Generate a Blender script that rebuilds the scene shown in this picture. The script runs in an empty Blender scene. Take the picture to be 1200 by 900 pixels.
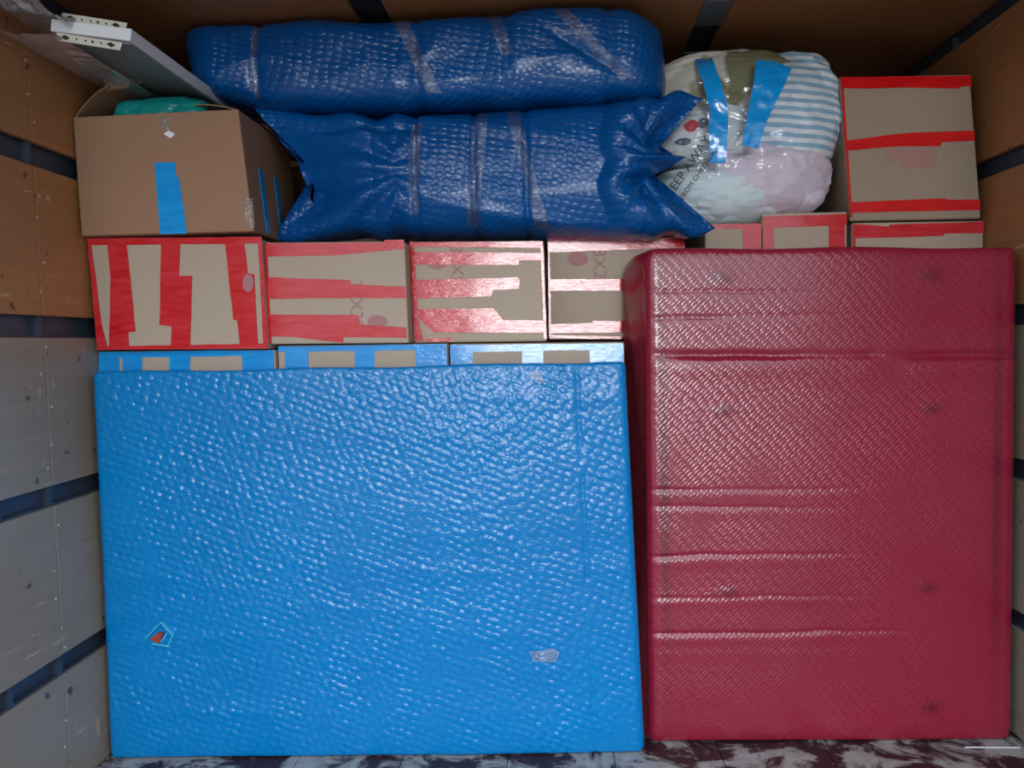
import bpy, bmesh, math, random
import numpy as np
from mathutils import Vector, Matrix
from mathutils.geometry import tessellate_polygon
random.seed(4)

# ---------------------------------------------------------------- camera
H = 1.10                      # camera height above the load floor
F = 870.0                     # focal length in pixels of the 1200x900 frame
def _n(v):
    v = np.array(v, float); return v/np.linalg.norm(v)
_fw = _n([50, -50, F])                                   # the truck's long axis in camera space (x right, y down)
_hd = np.array([math.cos(math.radians(-1.5)), math.sin(math.radians(-1.5)), 0])
_X = _n(_hd - _fw*_hd.dot(_fw)); _Z = np.cross(_X, _fw)
if _Z[1] > 0: _Z = -_Z
CAM = np.array([_X, _fw, _Z])
def at(px, py, Y):
    """point of the cross-section plane at distance Y (metres down the truck)"""
    r = CAM @ np.array([px-600.0, py-450.0, F]); r = r*Y/r[1]
    return Vector((r[0], Y, r[2]+H))
scn = bpy.context.scene
cd = bpy.data.cameras.new('camera'); cam = bpy.data.objects.new('camera', cd); scn.collection.objects.link(cam)
cd.sensor_width = 36; cd.lens = F/1200*36; cd.clip_start = 0.05
xa = Vector(CAM @ np.array([1,0,0])); ya = Vector(CAM @ np.array([0,-1,0])); za = Vector(CAM @ np.array([0,0,-1]))
cam.matrix_world = Matrix(((xa.x,ya.x,za.x,0),(xa.y,ya.y,za.y,0),(xa.z,ya.z,za.z,H),(0,0,0,1)))
scn.camera = cam
# ---------------------------------------------------------------- world, sun, exposure
w = bpy.data.worlds.new('overcast'); scn.world = w; w.use_nodes = True
nt = w.node_tree; nt.nodes.clear()
tc = nt.nodes.new('ShaderNodeTexCoord'); sx = nt.nodes.new('ShaderNodeSeparateXYZ'); rp = nt.nodes.new('ShaderNodeValToRGB')
bg = nt.nodes.new('ShaderNodeBackground'); ow = nt.nodes.new('ShaderNodeOutputWorld'); mr = nt.nodes.new('ShaderNodeMapRange')
nt.links.new(tc.outputs['Generated'], sx.inputs[0]); nt.links.new(sx.outputs['Z'], mr.inputs['Value'])
mr.inputs['From Min'].default_value = -1; mr.inputs['From Max'].default_value = 1
nt.links.new(mr.outputs['Result'], rp.inputs[0]); nt.links.new(rp.outputs[0], bg.inputs[0]); nt.links.new(bg.outputs[0], ow.inputs[0])
e = rp.color_ramp.elements
e[0].position = 0.46; e[0].color = (0.11,0.115,0.12,1); e[1].position = 0.50; e[1].color = (0.20,0.23,0.26,1)
q_ = e.new(1.0); q_.color = (0.78,0.89,1.0,1)
bg.inputs[1].default_value = 4.9
sd = bpy.data.lights.new('hazy_sun', 'SUN'); so = bpy.data.objects.new('hazy_sun', sd); scn.collection.objects.link(so)
sd.energy = .85; sd.angle = math.radians(13); sd.color = (0.93,0.97,1.0)
so.rotation_euler = Vector((0.0, 1, -0.05)).to_track_quat('-Z','Y').to_euler()
scn.view_settings.view_transform = 'Standard'; scn.view_settings.look = 'None'
scn.view_settings.exposure = 0.0; scn.view_settings.gamma = 1; scn.view_settings.use_curve_mapping = False

# ---------------------------------------------------------------- helpers
C = scn.collection
def link(name, me, mat=None, parent=None, smooth=False):
    o = bpy.data.objects.new(name, me); C.objects.link(o)
    if mat and not me.materials: me.materials.append(mat)
    if parent: o.parent = parent
    if smooth: me.shade_smooth()
    return o
def tag(o, label, cat, group=None):
    o['label'] = label; o['category'] = cat
    if group: o['group'] = group
    return o
def struct(o): o['kind'] = 'structure'; return o
def empty(name, loc=(0,0,0)):
    o = bpy.data.objects.new(name, None); C.objects.link(o); o.location = loc; o.empty_display_size = .05
    bpy.context.view_layer.update()
    return o
def mesh_from(bm, name):
    bmesh.ops.recalc_face_normals(bm, faces=bm.faces)
    me = bpy.data.meshes.new(name); bm.to_mesh(me); bm.free(); return me
def hexa(pts, bevel=0.0, seg=2, bm=None):
    """8 points: front quad (bl, br, tr, tl) then the back quad"""
    own = bm is None
    if own: bm = bmesh.new()
    v = [bm.verts.new(p) for p in pts]
    fs = [bm.faces.new([v[i] for i in f]) for f in ((0,1,2,3),(5,4,7,6),(4,0,3,7),(1,5,6,2),(3,2,6,7),(4,5,1,0))]
    if bevel:
        es = list({e_ for f in fs for e_ in f.edges})
        bmesh.ops.bevel(bm, geom=es, offset=bevel, segments=seg, affect='EDGES', profile=0.5)
    return bm
def box(x0,x1,y0,y1,z0,z1,bevel=0.0,bm=None):
    return hexa([Vector(p) for p in ((x0,y0,z0),(x1,y0,z0),(x1,y0,z1),(x0,y0,z1),(x0,y1,z0),(x1,y1,z0),(x1,y1,z1),(x0,y1,z1))], bevel, 2, bm)
def put(name, bm, mat, parent=None, smooth=False, off=None):
    me = mesh_from(bm, name)
    o = link(name, me, mat, parent, smooth)
    if parent is not None:
        par = parent; L = Vector((0,0,0))
        while par is not None: L += par.location; par = par.parent
        me.transform(Matrix.Translation(-L))
    return o
def prism(pts, thick_vec, bm=None):
    """flat polygon given as 3D points, thickened along thick_vec"""
    if bm is None: bm = bmesh.new()
    a = [bm.verts.new(p) for p in pts]; b = [bm.verts.new(Vector(p)+thick_vec) for p in pts]
    n = len(pts)
    if n <= 4: bm.faces.new(a); bm.faces.new(b[::-1])
    else:
        for t in tessellate_polygon([[Vector((Vector(p).x, Vector(p).z, 0)) for p in pts]]):
            if len(set(t)) == 3: bm.faces.new([a[i] for i in t]); bm.faces.new([b[i] for i in t][::-1])
    for i in range(n): bm.faces.new((a[i], b[i], b[(i+1)%n], a[(i+1)%n]))
    return bm
# numpy value noise
def hsh(ix, iy, s):
    h = (ix.astype(np.int64)*374761393 + iy.astype(np.int64)*668265263 + s*1442695041) & 0xffffffff
    h = ((h ^ (h >> 13)) * 1274126177) & 0xffffffff
    return ((h ^ (h >> 16)) & 0xffff)/65535.0
def vn(x, y, s=0):
    x = np.asarray(x, float); y = np.asarray(y, float)
    ix = np.floor(x); iy = np.floor(y); fx = x-ix; fy = y-iy
    fx = fx*fx*(3-2*fx); fy = fy*fy*(3-2*fy)
    a = hsh(ix,iy,s); b = hsh(ix+1,iy,s); c = hsh(ix,iy+1,s); d = hsh(ix+1,iy+1,s)
    return (a*(1-fx)+b*fx)*(1-fy)+(c*(1-fx)+d*fx)*fy
def fbm(x, y, s=0, o=3):
    t = 0; a = .5
    for k in range(o): t = t + a*vn(x*2**k, y*2**k, s+k*7); a *= .5
    return t
def ridge(x, y, s=0): return 1-np.abs(2*vn(x, y, s)-1)

# ---------------------------------------------------------------- materials
def sr(r,g,b):
    f = lambda c: (c/255/12.92 if c/255 <= .04045 else ((c/255+.055)/1.055)**2.4)
    return (f(r),f(g),f(b),1)
class NT:
    def __init__(s, name):
        s.m = bpy.data.materials.new(name); s.m.use_nodes = True; s.t = s.m.node_tree
        s.b = s.t.nodes['Principled BSDF']; s.out = s.t.nodes['Material Output']
    def n(s, typ, **kw):
        nd = s.t.nodes.new(typ)
        for k, v in kw.items():
            if k in nd.inputs: nd.inputs[k].default_value = v
            else: setattr(nd, k, v)
        return nd
    def l(s, a, b): s.t.links.new(a, b)
    def coord(s, scale=(1,1,1), rot=(0,0,0), src='Object'):
        t = s.n('ShaderNodeTexCoord'); m = s.n('ShaderNodeMapping'); s.l(t.outputs[src], m.inputs[0])
        m.inputs['Scale'].default_value = scale; m.inputs['Rotation'].default_value = rot
        return m.outputs[0]
    def noise(s, vec, scale, detail=4, rough=.5, dist=0):
        n = s.n('ShaderNodeTexNoise', Scale=scale, Detail=detail, Roughness=rough, Distortion=dist); s.l(vec, n.inputs['Vector']); return n.outputs['Fac']
    def ramp(s, fac, stops):
        r = s.n('ShaderNodeValToRGB'); s.l(fac, r.inputs[0]); el = r.color_ramp.elements
        el[0].position, el[0].color = stops[0]; el[1].position, el[1].color = stops[-1]
        for p, c in stops[1:-1]:
            q = el.new(p); q.color = c
        return r.outputs[0]
    def mix(s, fac, a, b):
        m = s.n('ShaderNodeMix', data_type='RGBA')
        for i, v in ((0, fac), (6, a), (7, b)):
            if isinstance(v, (int,float,tuple)): m.inputs[i].default_value = v
            else: s.l(v, m.inputs[i])
        return m.outputs[2]
    def math(s, op, a, b=0):
        m = s.n('ShaderNodeMath', operation=op)
        for i, v in ((0,a),(1,b)):
            if isinstance(v, (int,float)): m.inputs[i].default_value = v
            else: s.l(v, m.inputs[i])
        return m.outputs[0]
    def bump(s, h, strength=.5, dist=.002, prev=None):
        b = s.n('ShaderNodeBump', Strength=strength, Distance=dist); s.l(h, b.inputs['Height'])
        if prev is not None: s.l(prev, b.inputs['Normal'])
        return b.outputs[0]
G = lambda v: (v,v,v,1)

def plain(name, col, rough=.5, metal=0, spec=.5):
    t = NT(name); t.b.inputs['Base Color'].default_value = col; t.b.inputs['Roughness'].default_value = rough
    t.b.inputs['Metallic'].default_value = metal; t.b.inputs['Specular IOR Level'].default_value = spec
    return t
def plywood(name, base, dark, grime):
    t = NT(name)
    v = t.coord((1,1,1)); g = t.coord((1,.25,5))
    grain = t.noise(g, 9, 6, .6, .4)
    col = t.mix(grain, dark, base)
    blot = t.ramp(t.noise(v, 2.3, 5, .6), [(.42,G(0)),(.7,G(1))])
    col = t.mix(t.math('MULTIPLY', blot, .6), col, grime)
    # pale scratches and chips
    s1 = t.ramp(t.noise(t.coord((1,3,24),(0.35,0,0)), 2.6, 3, .5), [(.66,G(0)),(.70,G(1))])
    s2 = t.ramp(t.noise(t.coord((1,20,5),(-.5,0,0)), 2.2, 3, .55), [(.68,G(0)),(.73,G(1))])
    s3 = t.ramp(t.noise(v, 22, 2, .5), [(.74,G(0)),(.78,G(1))])
    msk = t.ramp(t.noise(v, 5, 2), [(.45,G(0)),(.62,G(1))])
    s = t.math('MULTIPLY', t.math('MAXIMUM', t.math('MAXIMUM', s1, s2), s3), msk)
    col = t.mix(t.math('MULTIPLY', s, .65), col, sr(200,178,150))
    pit = t.ramp(t.noise(v, 30, 1, .5), [(.22,G(1)),(.27,G(0))])
    col = t.mix(t.math('MULTIPLY', pit, .7), col, sr(45,32,25))
    t.l(col, t.b.inputs['Base Color']); t.b.inputs['Roughness'].default_value = .42
    t.l(t.bump(t.math('ADD', grain, s), .25, .001), t.b.inputs['Normal'])
    return t.m
M = {}
M['ply_up']  = plywood('plywood_brown', sr(186,130,82), sr(148,98,60), sr(150,114,84))
M['ply_low'] = plywood('plywood_scuffed_grey', sr(160,144,124), sr(136,118,100), sr(156,150,142))
M['ply_ceil']= plywood('plywood_ceiling', sr(168,112,70), sr(136,88,54), sr(146,104,70))
M['steel'] = plain('dark_steel', sr(44,47,54), .45, .2).m
t = NT('rail_steel'); n_ = t.noise(t.coord(), 14, 4)
t.l(t.mix(n_, sr(58,66,80), sr(84,96,112)), t.b.inputs['Base Color']); t.b.inputs['Roughness'].default_value = .4; t.b.inputs['Metallic'].default_value=.35; M['rail'] = t.m
t = NT('floor_worn'); v = t.coord((1,1.2,1),(0,0,.5))
f_ = t.ramp(t.noise(v, 7, 8, .72, .6), [(.47,G(0)),(.55,G(1))])
c_ = t.mix(t.noise(v, 40, 3), sr(36,18,24), sr(62,38,44)); d_ = t.mix(t.noise(v, 25, 4), sr(120,118,116), sr(190,192,190))
t.l(t.mix(f_, c_, d_), t.b.inputs['Base Color']); t.b.inputs['Roughness'].default_value = .5
t.l(t.bump(f_, .4, .0015), t.b.inputs['Normal']); M['floor'] = t.m

def card(name, a, b):
    t = NT(name); v = t.coord()
    col = t.mix(t.noise(v, 3, 4), a, b)
    fib = t.noise(t.coord((1,1,1)), 160, 2)
    col = t.mix(t.math('MULTIPLY', fib, .18), col, sr(110,88,66))
    t.l(col, t.b.inputs['Base Color']); t.b.inputs['Roughness'].default_value = .75
    fl = t.n('ShaderNodeTexWave', Scale=55); t.l(t.coord(), fl.inputs['Vector'])
    t.l(t.bump(t.math('ADD', t.noise(v, 6, 3), t.math('MULTIPLY', fl.outputs['Fac'], .06)), .35, .004), t.b.inputs['Normal'])
    return t.m
M['card']  = card('grey_brown_cardboard', sr(174,155,136), sr(186,168,150))
M['card_b']= card('brown_cardboard', sr(148,108,82), sr(158,120,94))
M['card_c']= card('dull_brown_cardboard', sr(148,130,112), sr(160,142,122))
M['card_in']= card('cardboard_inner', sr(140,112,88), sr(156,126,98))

def tape(name, a, b, scale=1.0, al=1.0):
    t = NT(name); v = t.coord((1,1,1)); s = t.coord((5,1,26))
    t.l(t.mix(t.ramp(t.noise(s, 3, 4), [(.35,G(0)),(.68,G(1))]), a, b), t.b.inputs['Base Color'])
    t.b.inputs['Roughness'].default_value = .12
    t.b.inputs['Coat Weight'].default_value = .3; t.b.inputs['Coat Roughness'].default_value = .06
    wr = t.noise(t.coord((3,1,10),(0,.5,0)), 14, 3, .55, 1.2)
    big = t.noise(v, 9, 2)
    t.l(t.bump(t.math('ADD', t.math('MULTIPLY', wr, .30), big), .45*scale, .004), t.b.inputs['Normal'])
    t.b.inputs['Alpha'].default_value = al
    return t.m
M['rtape'] = tape('red_tape', sr(196,22,28), sr(206,50,60))
M['rtape_d'] = tape('deep_red_tape', sr(200,14,18), sr(214,26,28))
M['btape'] = tape('blue_tape', sr(0,138,214), sr(10,156,230))

def wrap(name, c0, c1, sp, row, rough, ang, bs, wr=.6, spec=.35, stain=None):
    """bubble film: staggered blisters laid out over (x+y, z)"""
    t = NT(name); tcn = t.n('ShaderNodeTexCoord'); sp_ = t.n('ShaderNodeSeparateXYZ'); t.l(tcn.outputs['Object'], sp_.inputs[0])
    u = t.math('ADD', sp_.outputs['X'], sp_.outputs['Y'])
    wv = t.coord((1,1,1)); dn = t.math('MULTIPLY', t.math('SUBTRACT', t.noise(wv, 5, 3), .5), .03)
    cb = t.n('ShaderNodeCombineXYZ'); t.l(t.math('ADD', u, dn), cb.inputs[0]); t.l(t.math('ADD', sp_.outputs['Z'], dn), cb.inputs[1])
    mp = t.n('ShaderNodeMapping'); t.l(cb.outputs[0], mp.inputs[0]); mp.inputs['Rotation'].default_value = (0,0,ang)
    m2_ = t.n('ShaderNodeMapping'); m2_.inputs['Scale'].default_value = (1/sp, 1/row, 1); t.l(mp.outputs[0], m2_.inputs[0]); mp = m2_
    vo = t.n('ShaderNodeTexVoronoi', voronoi_dimensions='2D', feature='F1', Scale=1.0, Randomness=.28); t.l(mp.outputs[0], vo.inputs['Vector'])
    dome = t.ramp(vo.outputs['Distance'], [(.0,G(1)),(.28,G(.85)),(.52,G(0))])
    amp = t.ramp(t.noise(wv, 7, 4, .6), [(.3,G(.25)),(.65,G(1))])
    dome = t.math('MULTIPLY', dome, amp)
    crease = t.noise(t.coord((.6,.6,5)), 7, 5, .6, .8)
    crease2 = t.noise(t.coord((1,1,1),(0,.6,0)), 24, 3, .5)
    hgt = t.math('ADD', t.math('MULTIPLY', dome, 1.0), t.math('ADD', t.math('MULTIPLY', crease, wr*2.2), t.math('MULTIPLY', crease2, .5)))
    t.l(t.bump(hgt, bs, .004), t.b.inputs['Normal'])
    col = t.mix(t.noise(wv, 3, 4), c0, c1)
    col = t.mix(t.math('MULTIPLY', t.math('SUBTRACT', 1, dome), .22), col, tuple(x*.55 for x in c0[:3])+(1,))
    if stain:
        # dark knobs of the thing inside showing through the film
        px = t.math('ADD', sp_.outputs['X'], .7); pz = sp_.outputs['Z']; acc = None
        for (sx0, sz0, rx, rz) in stain:
            dx = t.math('DIVIDE', t.math('SUBTRACT', px, sx0), rx); dz = t.math('DIVIDE', t.math('SUBTRACT', pz, sz0), rz)
            d2 = t.math('ADD', t.math('MULTIPLY', dx, dx), t.math('MULTIPLY', dz, dz))
            g = t.math('POWER', 2.718, t.math('MULTIPLY', d2, -1))
            acc = g if acc is None else t.math('MAXIMUM', acc, g)
        col = t.mix(t.math('MULTIPLY', acc, .45), col, sr(40,16,26))
    t.l(col, t.b.inputs['Base Color']); t.b.inputs['Roughness'].default_value = rough
    t.b.inputs['Specular IOR Level'].default_value = spec; t.b.inputs['Coat Weight'].default_value = .12; t.b.inputs['Coat Roughness'].default_value = .12
    return t.m
stains = [(at(px,py,1.97).x, at(px,py,1.97).z, rx, rz) for px,py,rx,rz in
          ((1097,322,.03,.016),(1097,480,.025,.014),(1092,692,.024,.016),(1095,833,.026,.018),(846,325,.028,.016),(848,482,.026,.014),(855,695,.026,.014),(1176,560,.012,.50),(779,560,.012,.50))]
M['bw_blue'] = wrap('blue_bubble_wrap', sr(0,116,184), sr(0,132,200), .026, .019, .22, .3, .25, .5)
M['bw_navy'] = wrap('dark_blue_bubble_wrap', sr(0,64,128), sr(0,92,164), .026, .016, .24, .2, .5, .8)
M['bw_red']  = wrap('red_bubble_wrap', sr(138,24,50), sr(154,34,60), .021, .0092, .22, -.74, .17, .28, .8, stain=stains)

def clear(name, ior_mix=.25, tint=(1,1,1,1), rough=.12, haze=.06, bsc=.6, bscale=22, cap=1.0):
    t = NT(name); t.t.nodes.remove(t.b)
    gl = t.n('ShaderNodeBsdfGlossy', Roughness=rough); tr = t.n('ShaderNodeBsdfTransparent'); tr.inputs[0].default_value = tint
    df = t.n('ShaderNodeBsdfDiffuse'); df.inputs[0].default_value = (.85,.88,.92,1)
    fr = t.n('ShaderNodeFresnel', IOR=1.5)
    wr = t.noise(t.coord((1,1,2.5),(0,.7,0)), bscale, 4, .55, 1.5)
    b = t.bump(wr, bsc, .01)
    for x in (gl, df): t.l(b, x.inputs['Normal'])
    t.l(b, fr.inputs['Normal'])
    m1 = t.n('ShaderNodeMixShader'); m1.inputs[0].default_value = haze; t.l(tr.outputs[0], m1.inputs[1]); t.l(df.outputs[0], m1.inputs[2])
    m2 = t.n('ShaderNodeMixShader'); t.l(t.math('MINIMUM', t.math('ADD', fr.outputs[0], ior_mix), cap), m2.inputs[0]); t.l(m1.outputs[0], m2.inputs[1]); t.l(gl.outputs[0], m2.inputs[2])
    t.l(m2.outputs[0], t.out.inputs['Surface'])
    return t.m
M['ctape'] = clear('clear_tape', .04, (.97,.97,.97,1), .13, .03, .5, 34, .6)
M['cbag']  = clear('clear_bag_film', .0, (.99,.99,.99,1), .07, .03, .55, 7, .20)
M['cfoil'] = clear('clear_wrap_film', .10, (.9,.9,.92,1), .2, .62, .9, 16, .7)
M['white'] = plain('white_lacquer', sr(226,230,234), .3).m
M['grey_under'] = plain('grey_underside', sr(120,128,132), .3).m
M['bracket'] = plain('cream_steel', sr(206,204,190), .45, .1).m
M['hole'] = plain('dark_hole', sr(40,38,36), .8).m
t = NT('teal_plastic'); t.l(t.mix(t.noise(t.coord(), 9, 3), sr(0,120,118), sr(20,150,145)), t.b.inputs['Base Color'])
t.b.inputs['Roughness'].default_value=.22; t.l(t.bump(t.noise(t.coord((1,1,1)), 20, 4, .5, 1.5), .6, .01), t.b.inputs['Normal']); M['teal']=t.m
M['ink_red'] = plain('faded_red_print', sr(168,116,116), .7).m
M['ink_pink'] = plain('pink_print', sr(160,118,110), .7).m
M['ink_black'] = plain('black_print', sr(46,50,60), .6).m
M['label'] = plain('white_label', sr(225,228,240), .4).m
M['tear'] = plain('red_brown_tear', sr(150,52,34), .6).m
M['tearfilm'] = plain('pale_blue_film', sr(70,190,225), .2).m
M['silver'] = plain('silver_tape', sr(150,156,160), .25, .7).m
M['screw'] = plain('zinc_screw', sr(190,180,160), .4, .5).m
def cloth(name, build):
    t = NT(name); v = t.coord(); col = build(t, v)
    if isinstance(col, tuple): t.b.inputs['Base Color'].default_value = col
    else: t.l(col, t.b.inputs['Base Color'])
    t.b.inputs['Roughness'].default_value = .9
    t.l(t.bump(t.noise(t.coord((1,1,2)), 14, 4, .55, 1.0), .5, .012), t.b.inputs['Normal'])
    return t.m
def f_cream(t, v):
    m = t.ramp(t.noise(v, 5.5, 2), [(.52,G(0)),(.56,G(1))]); return t.mix(m, sr(218,212,200), sr(122,122,84))
def f_stripe(t, v):
    wv = t.n('ShaderNodeTexWave', wave_type='BANDS', bands_direction='Z', Scale=13.5, Distortion=.6); wv.inputs['Detail'].default_value=0
    t.l(t.coord((1,1,1),(0,-.12,0)), wv.inputs['Vector'])
    return t.mix(t.ramp(wv.outputs['Fac'], [(.42,G(0)),(.6,G(1))]), sr(226,232,238), sr(140,182,208))
M['cl_cream'] = cloth('cream_cloth_green_blotch', f_cream)
M['cl_stripe']= cloth('blue_white_striped_cloth', f_stripe)
M['cl_white'] = cloth('white_cloth', lambda t,v: t.mix(t.noise(v, 8, 2), sr(206,220,226), sr(224,228,226)))
M['cl_pink']  = cloth('pale_pink_cloth', lambda t,v: t.mix(t.noise(v, 6, 2), sr(214,198,214), sr(222,210,224)))
M['cl_ice']   = cloth('ice_white_cloth', lambda t,v: t.mix(t.noise(v, 6, 2), sr(206,226,232), sr(224,234,238)))
M['cl_red'] = plain('red_motif', sr(196,50,56), .8).m
M['cl_navy'] = plain('grey_blue_motif', sr(84,104,130), .8).m

# ---------------------------------------------------------------- truck body (the setting)
XL, XR, Y0, Y1, ZC = -1.243, 1.225, 0.60, 2.96, 2.005
def wall(side, xin, gaps, joints, name):
    sgn = -1 if side == 'left' else 1
    root = struct(put(name, box(*sorted((xin+sgn*.034, xin+sgn*.05)), Y0, Y1, -.02, ZC+.02), M['steel']))
    zs = [0.0] + [z for g in sorted(gaps) for z in g] + [ZC]
    k = 0
    for i in range(0, len(zs)-1, 2):
        z0, z1 = zs[i], zs[i+1]
        if z1-z0 < .03: continue
        ys = [Y0]+joints+[Y1]
        for a, b in zip(ys[:-1], ys[1:]):
            bm = box(*sorted((xin, xin+sgn*.016)), a+.0015, b-.0015, z0+.001, z1-.001, .0015)
            put('plywood_panel', bm, M['ply_up'] if z0 > 1.05 else M['ply_low'], root)
    for z0, z1 in gaps:      # recessed steel rail behind each gap, with its lower lip and the studs crossing it
        bm = box(*sorted((xin+sgn*.026, xin+sgn*.034)), Y0, Y1, z0-.02, z1+.02)
        box(*sorted((xin+sgn*.010, xin+sgn*.034)), Y0, Y1, z0-.002, z0+.004, 0, bm)
        put('rail', bm, M['rail'], root)
        for y in joints+[1.50, joints[0]-.17, joints[0]+.42]:
            put('stud', box(*sorted((xin+sgn*.008, xin+sgn*.03)), y-.007, y+.007, z0, z1), M['rail'], root)
    bm = bmesh.new(); r = random.Random(5+sgn)
    for y in joints:
        for k in range(26):
            z = .05+k*.076+r.uniform(-.02,.02)
            if any(a-.01 < z < b+.01 for a,b in gaps): continue
            mt = Matrix.Translation((xin-sgn*.0008, y+r.uniform(-.02,.02), z)) @ Matrix.Rotation(math.pi/2, 4, 'Y')
            bmesh.ops.create_cone(bm, cap_ends=True, segments=8, radius1=.0038, radius2=.003, depth=.0016, matrix=mt)
    s = put('screw_heads', bm, M['screw'], root); s['kind'] = 'stuff'
    return root
wall('left', XL, [(1.556,1.612),(1.142,1.194),(.727,.776),(.300,.351),(1.955,1.995)], [1.745], 'wall_left')
wall('right', XR, [(1.530,1.580),(1.112,1.165),(.700,.755),(.295,.343),(1.952,1.992)], [1.98], 'wall_right')
fl = struct(put('floor', box(XL-.05, XR+.05, Y0-.1, Y1+.05, -.06, -.02), M['steel']))
for k in range(9):       # floor boards running down the truck
    a = XL-.03+k*(XR-XL+.06)/9; b = a+(XR-XL+.06)/9
    put('floor_board', box(a+.001, b-.001, Y0-.05, Y1+.03, -.02, 0, .001), M['floor'], fl)
ce = struct(put('ceiling', box(XL-.05, XR+.05, Y0, Y1+.05, ZC+.024, ZC+.05), M['steel']))
for a, b in ((XL-.02,-.525),(-.435,.425),(.505,XR+.02)):
    for y0, y1 in ((Y0,1.72),(1.72,Y1+.02)):
        put('plywood_panel', box(a, b, y0+.001, y1-.001, ZC, ZC+.016, .001), M['ply_ceil'], ce)
for a, b in ((-.53,-.43),(.42,.51)):
    put('steel_strip', box(a, b, Y0, Y1, ZC+.012, ZC+.022), M['steel'], ce)
for x0,x1,y0,y1 in ((.425,.505,2.08,2.24),(-.515,-.44,2.12,2.17),(.43,.50,2.44,2.47)):
    put('silver_tape_patch', box(x0,x1,y0,y1, ZC-.003, ZC-.0005), M['silver'], ce)
bw = struct(put('wall_back', box(XL-.05, XR+.05, Y1+.016, Y1+.05, -.02, ZC+.02), M['steel']))
for k in range(3):
    a = XL+k*(XR-XL)/3
    put('plywood_panel', box(a+.001, a+(XR-XL)/3-.001, Y1, Y1+.016, 0, ZC, .001), M['ply_ceil'], bw)

# ---------------------------------------------------------------- cartons
def z6(p): return (p[0]/3+80, p[1]/3+260)
def z7(p): return (p[0]/3+440, p[1]/3+260)
def z5(p): return (p[0]/3+920, p[1]/3)
def z4(p): return (p[0]/3.461+740, p[1]/3.461+40)
def z8(p): return (p[0]/4.286+80, p[1]/4.286+80)
def tapes(root, D, conv, polys, mat, name='tape_strip', lift=.0012):
    for k, poly in enumerate(polys):
        r = random.Random(hash((round(poly[0][0]),k)) & 255)
        pts = []
        n = len(poly)
        for i, p in enumerate(poly):
            q = poly[(i+1)%n]; L = math.hypot(q[0]-p[0], q[1]-p[1]); m = max(1, int(L/45))
            for j in range(m):
                f = j/m; jit = 0 if j == 0 else .9
                pts.append((p[0]+(q[0]-p[0])*f + r.uniform(-jit,jit), p[1]+(q[1]-p[1])*f + r.uniform(-jit,jit)))
        off = lift + .0004*k
        P = [at(*conv(p), D) for p in pts]
        P = [Vector((p.x, D-off-.0002, p.z)) for p in P]
        bm = prism(P, Vector((0, off*.9, 0)))
        put(name, bm, mat, root)
def carton(label, corners, D, depth, mat, cat='box', group=None, base=None, bev=.005):
    """corners: photo positions of the front face's tl, tr, br, bl at distance D"""
    tl, tr, br, bl = [at(*c, D) for c in corners]
    if base is not None: bl = Vector((tl.x, D, base)); br = Vector((tr.x, D, base))
    else:
        pass
    root = empty('cardboard_box', ((bl.x+br.x)/2, D+depth/2, min(bl.z, br.z)))
    dv = Vector((0, depth, 0)); s = Vector((.0,0,0))
    b = hexa([bl, br, tr, tl, bl+dv, br+dv, tr+dv, tl+dv], bev, 2)
    put('carton', b, mat, root, False)
    # closing seam of the two top flaps
    zt = (tl.z+tr.z)/2
    tag(root, label, cat, group)
    return root, (tl,tr,br,bl)
def wrap_top(root, c, D, depth, mat, bands, sidew=0):
    """tape folded over the top edge: short tails lying on the lid"""
    tl, tr = c[0], c[1]
    for a, b, ln in bands:
        p = tl.lerp(tr, a); q = tl.lerp(tr, b)
        z = max(p.z,q.z)+.0008
        put('tape_tail', box(p.x, q.x, D+.004, D+ln, z-.0008, z+.0004), mat, root)

G1 = 'red-taped cartons in the upper row'
r, c = carton('wide carton with three vertical red tape strips, under the open brown box',
              [(103,282),(306,279.5),(314,409),(115,410)], 1.93, .40, M['card'], group=G1)
tapes(r, 1.93, z6, [
 [(65,58),(680,52),(682,76),(70,82)],
 [(70,80),(82,80),(120,370),(140,442),(103,448)],
 [(138,76),(205,74),(215,160),(238,385),(212,388),(215,440),(145,441),(150,200)],
 [(328,72),(395,71),(390,190),(437,190),(430,438),(362,438),(365,368),(322,362)],
 [(552,70),(618,69),(632,180),(655,185),(668,430),(605,434),(595,345),(582,345)],
 [(668,58),(681,58),(702,442),(688,442)],
 [(102,438),(700,428),(703,445),(105,450)]], M['rtape'])
tapes(r, 1.93, z6, [[(615+20*math.cos(a)+20, 215+32*math.sin(a)) for a in [i*math.pi/6 for i in range(12)]]], M['ink_red'], 'printed_dot', .0052)
def text_mesh(body, size, ext=.0006):
    cu = bpy.data.curves.new('print', 'FONT'); cu.body = body; cu.size = size; cu.extrude = ext; cu.align_x = 'CENTER'; cu.align_y = 'CENTER'
    o = bpy.data.objects.new('tmp', cu); C.objects.link(o)
    dg = bpy.context.evaluated_depsgraph_get(); me = bpy.data.meshes.new_from_object(o.evaluated_get(dg))
    bpy.data.objects.remove(o); return me
def printed(root, D, px, py, body, size, ang, mat, name='printed_number', lift=.0009):
    me = text_mesh(body, size); p = at(px, py, D); L = root.location
    mt = Matrix.Translation((p.x-L.x, D-lift-L.y, p.z-L.z)) @ Matrix.Rotation(ang, 4, 'Y') @ Matrix.Rotation(math.pi/2, 4, 'X')
    me.transform(mt); me.materials.clear()
    return link(name, me, mat, root)
def disc(cx, cy, rx, ry, a0=0, a1=360, n=20):
    return [(cx+rx*math.cos(math.radians(a0+(a1-a0)*i/n)), cy+ry*math.sin(math.radians(a0+(a1-a0)*i/n))) for i in range(n)]

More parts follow.
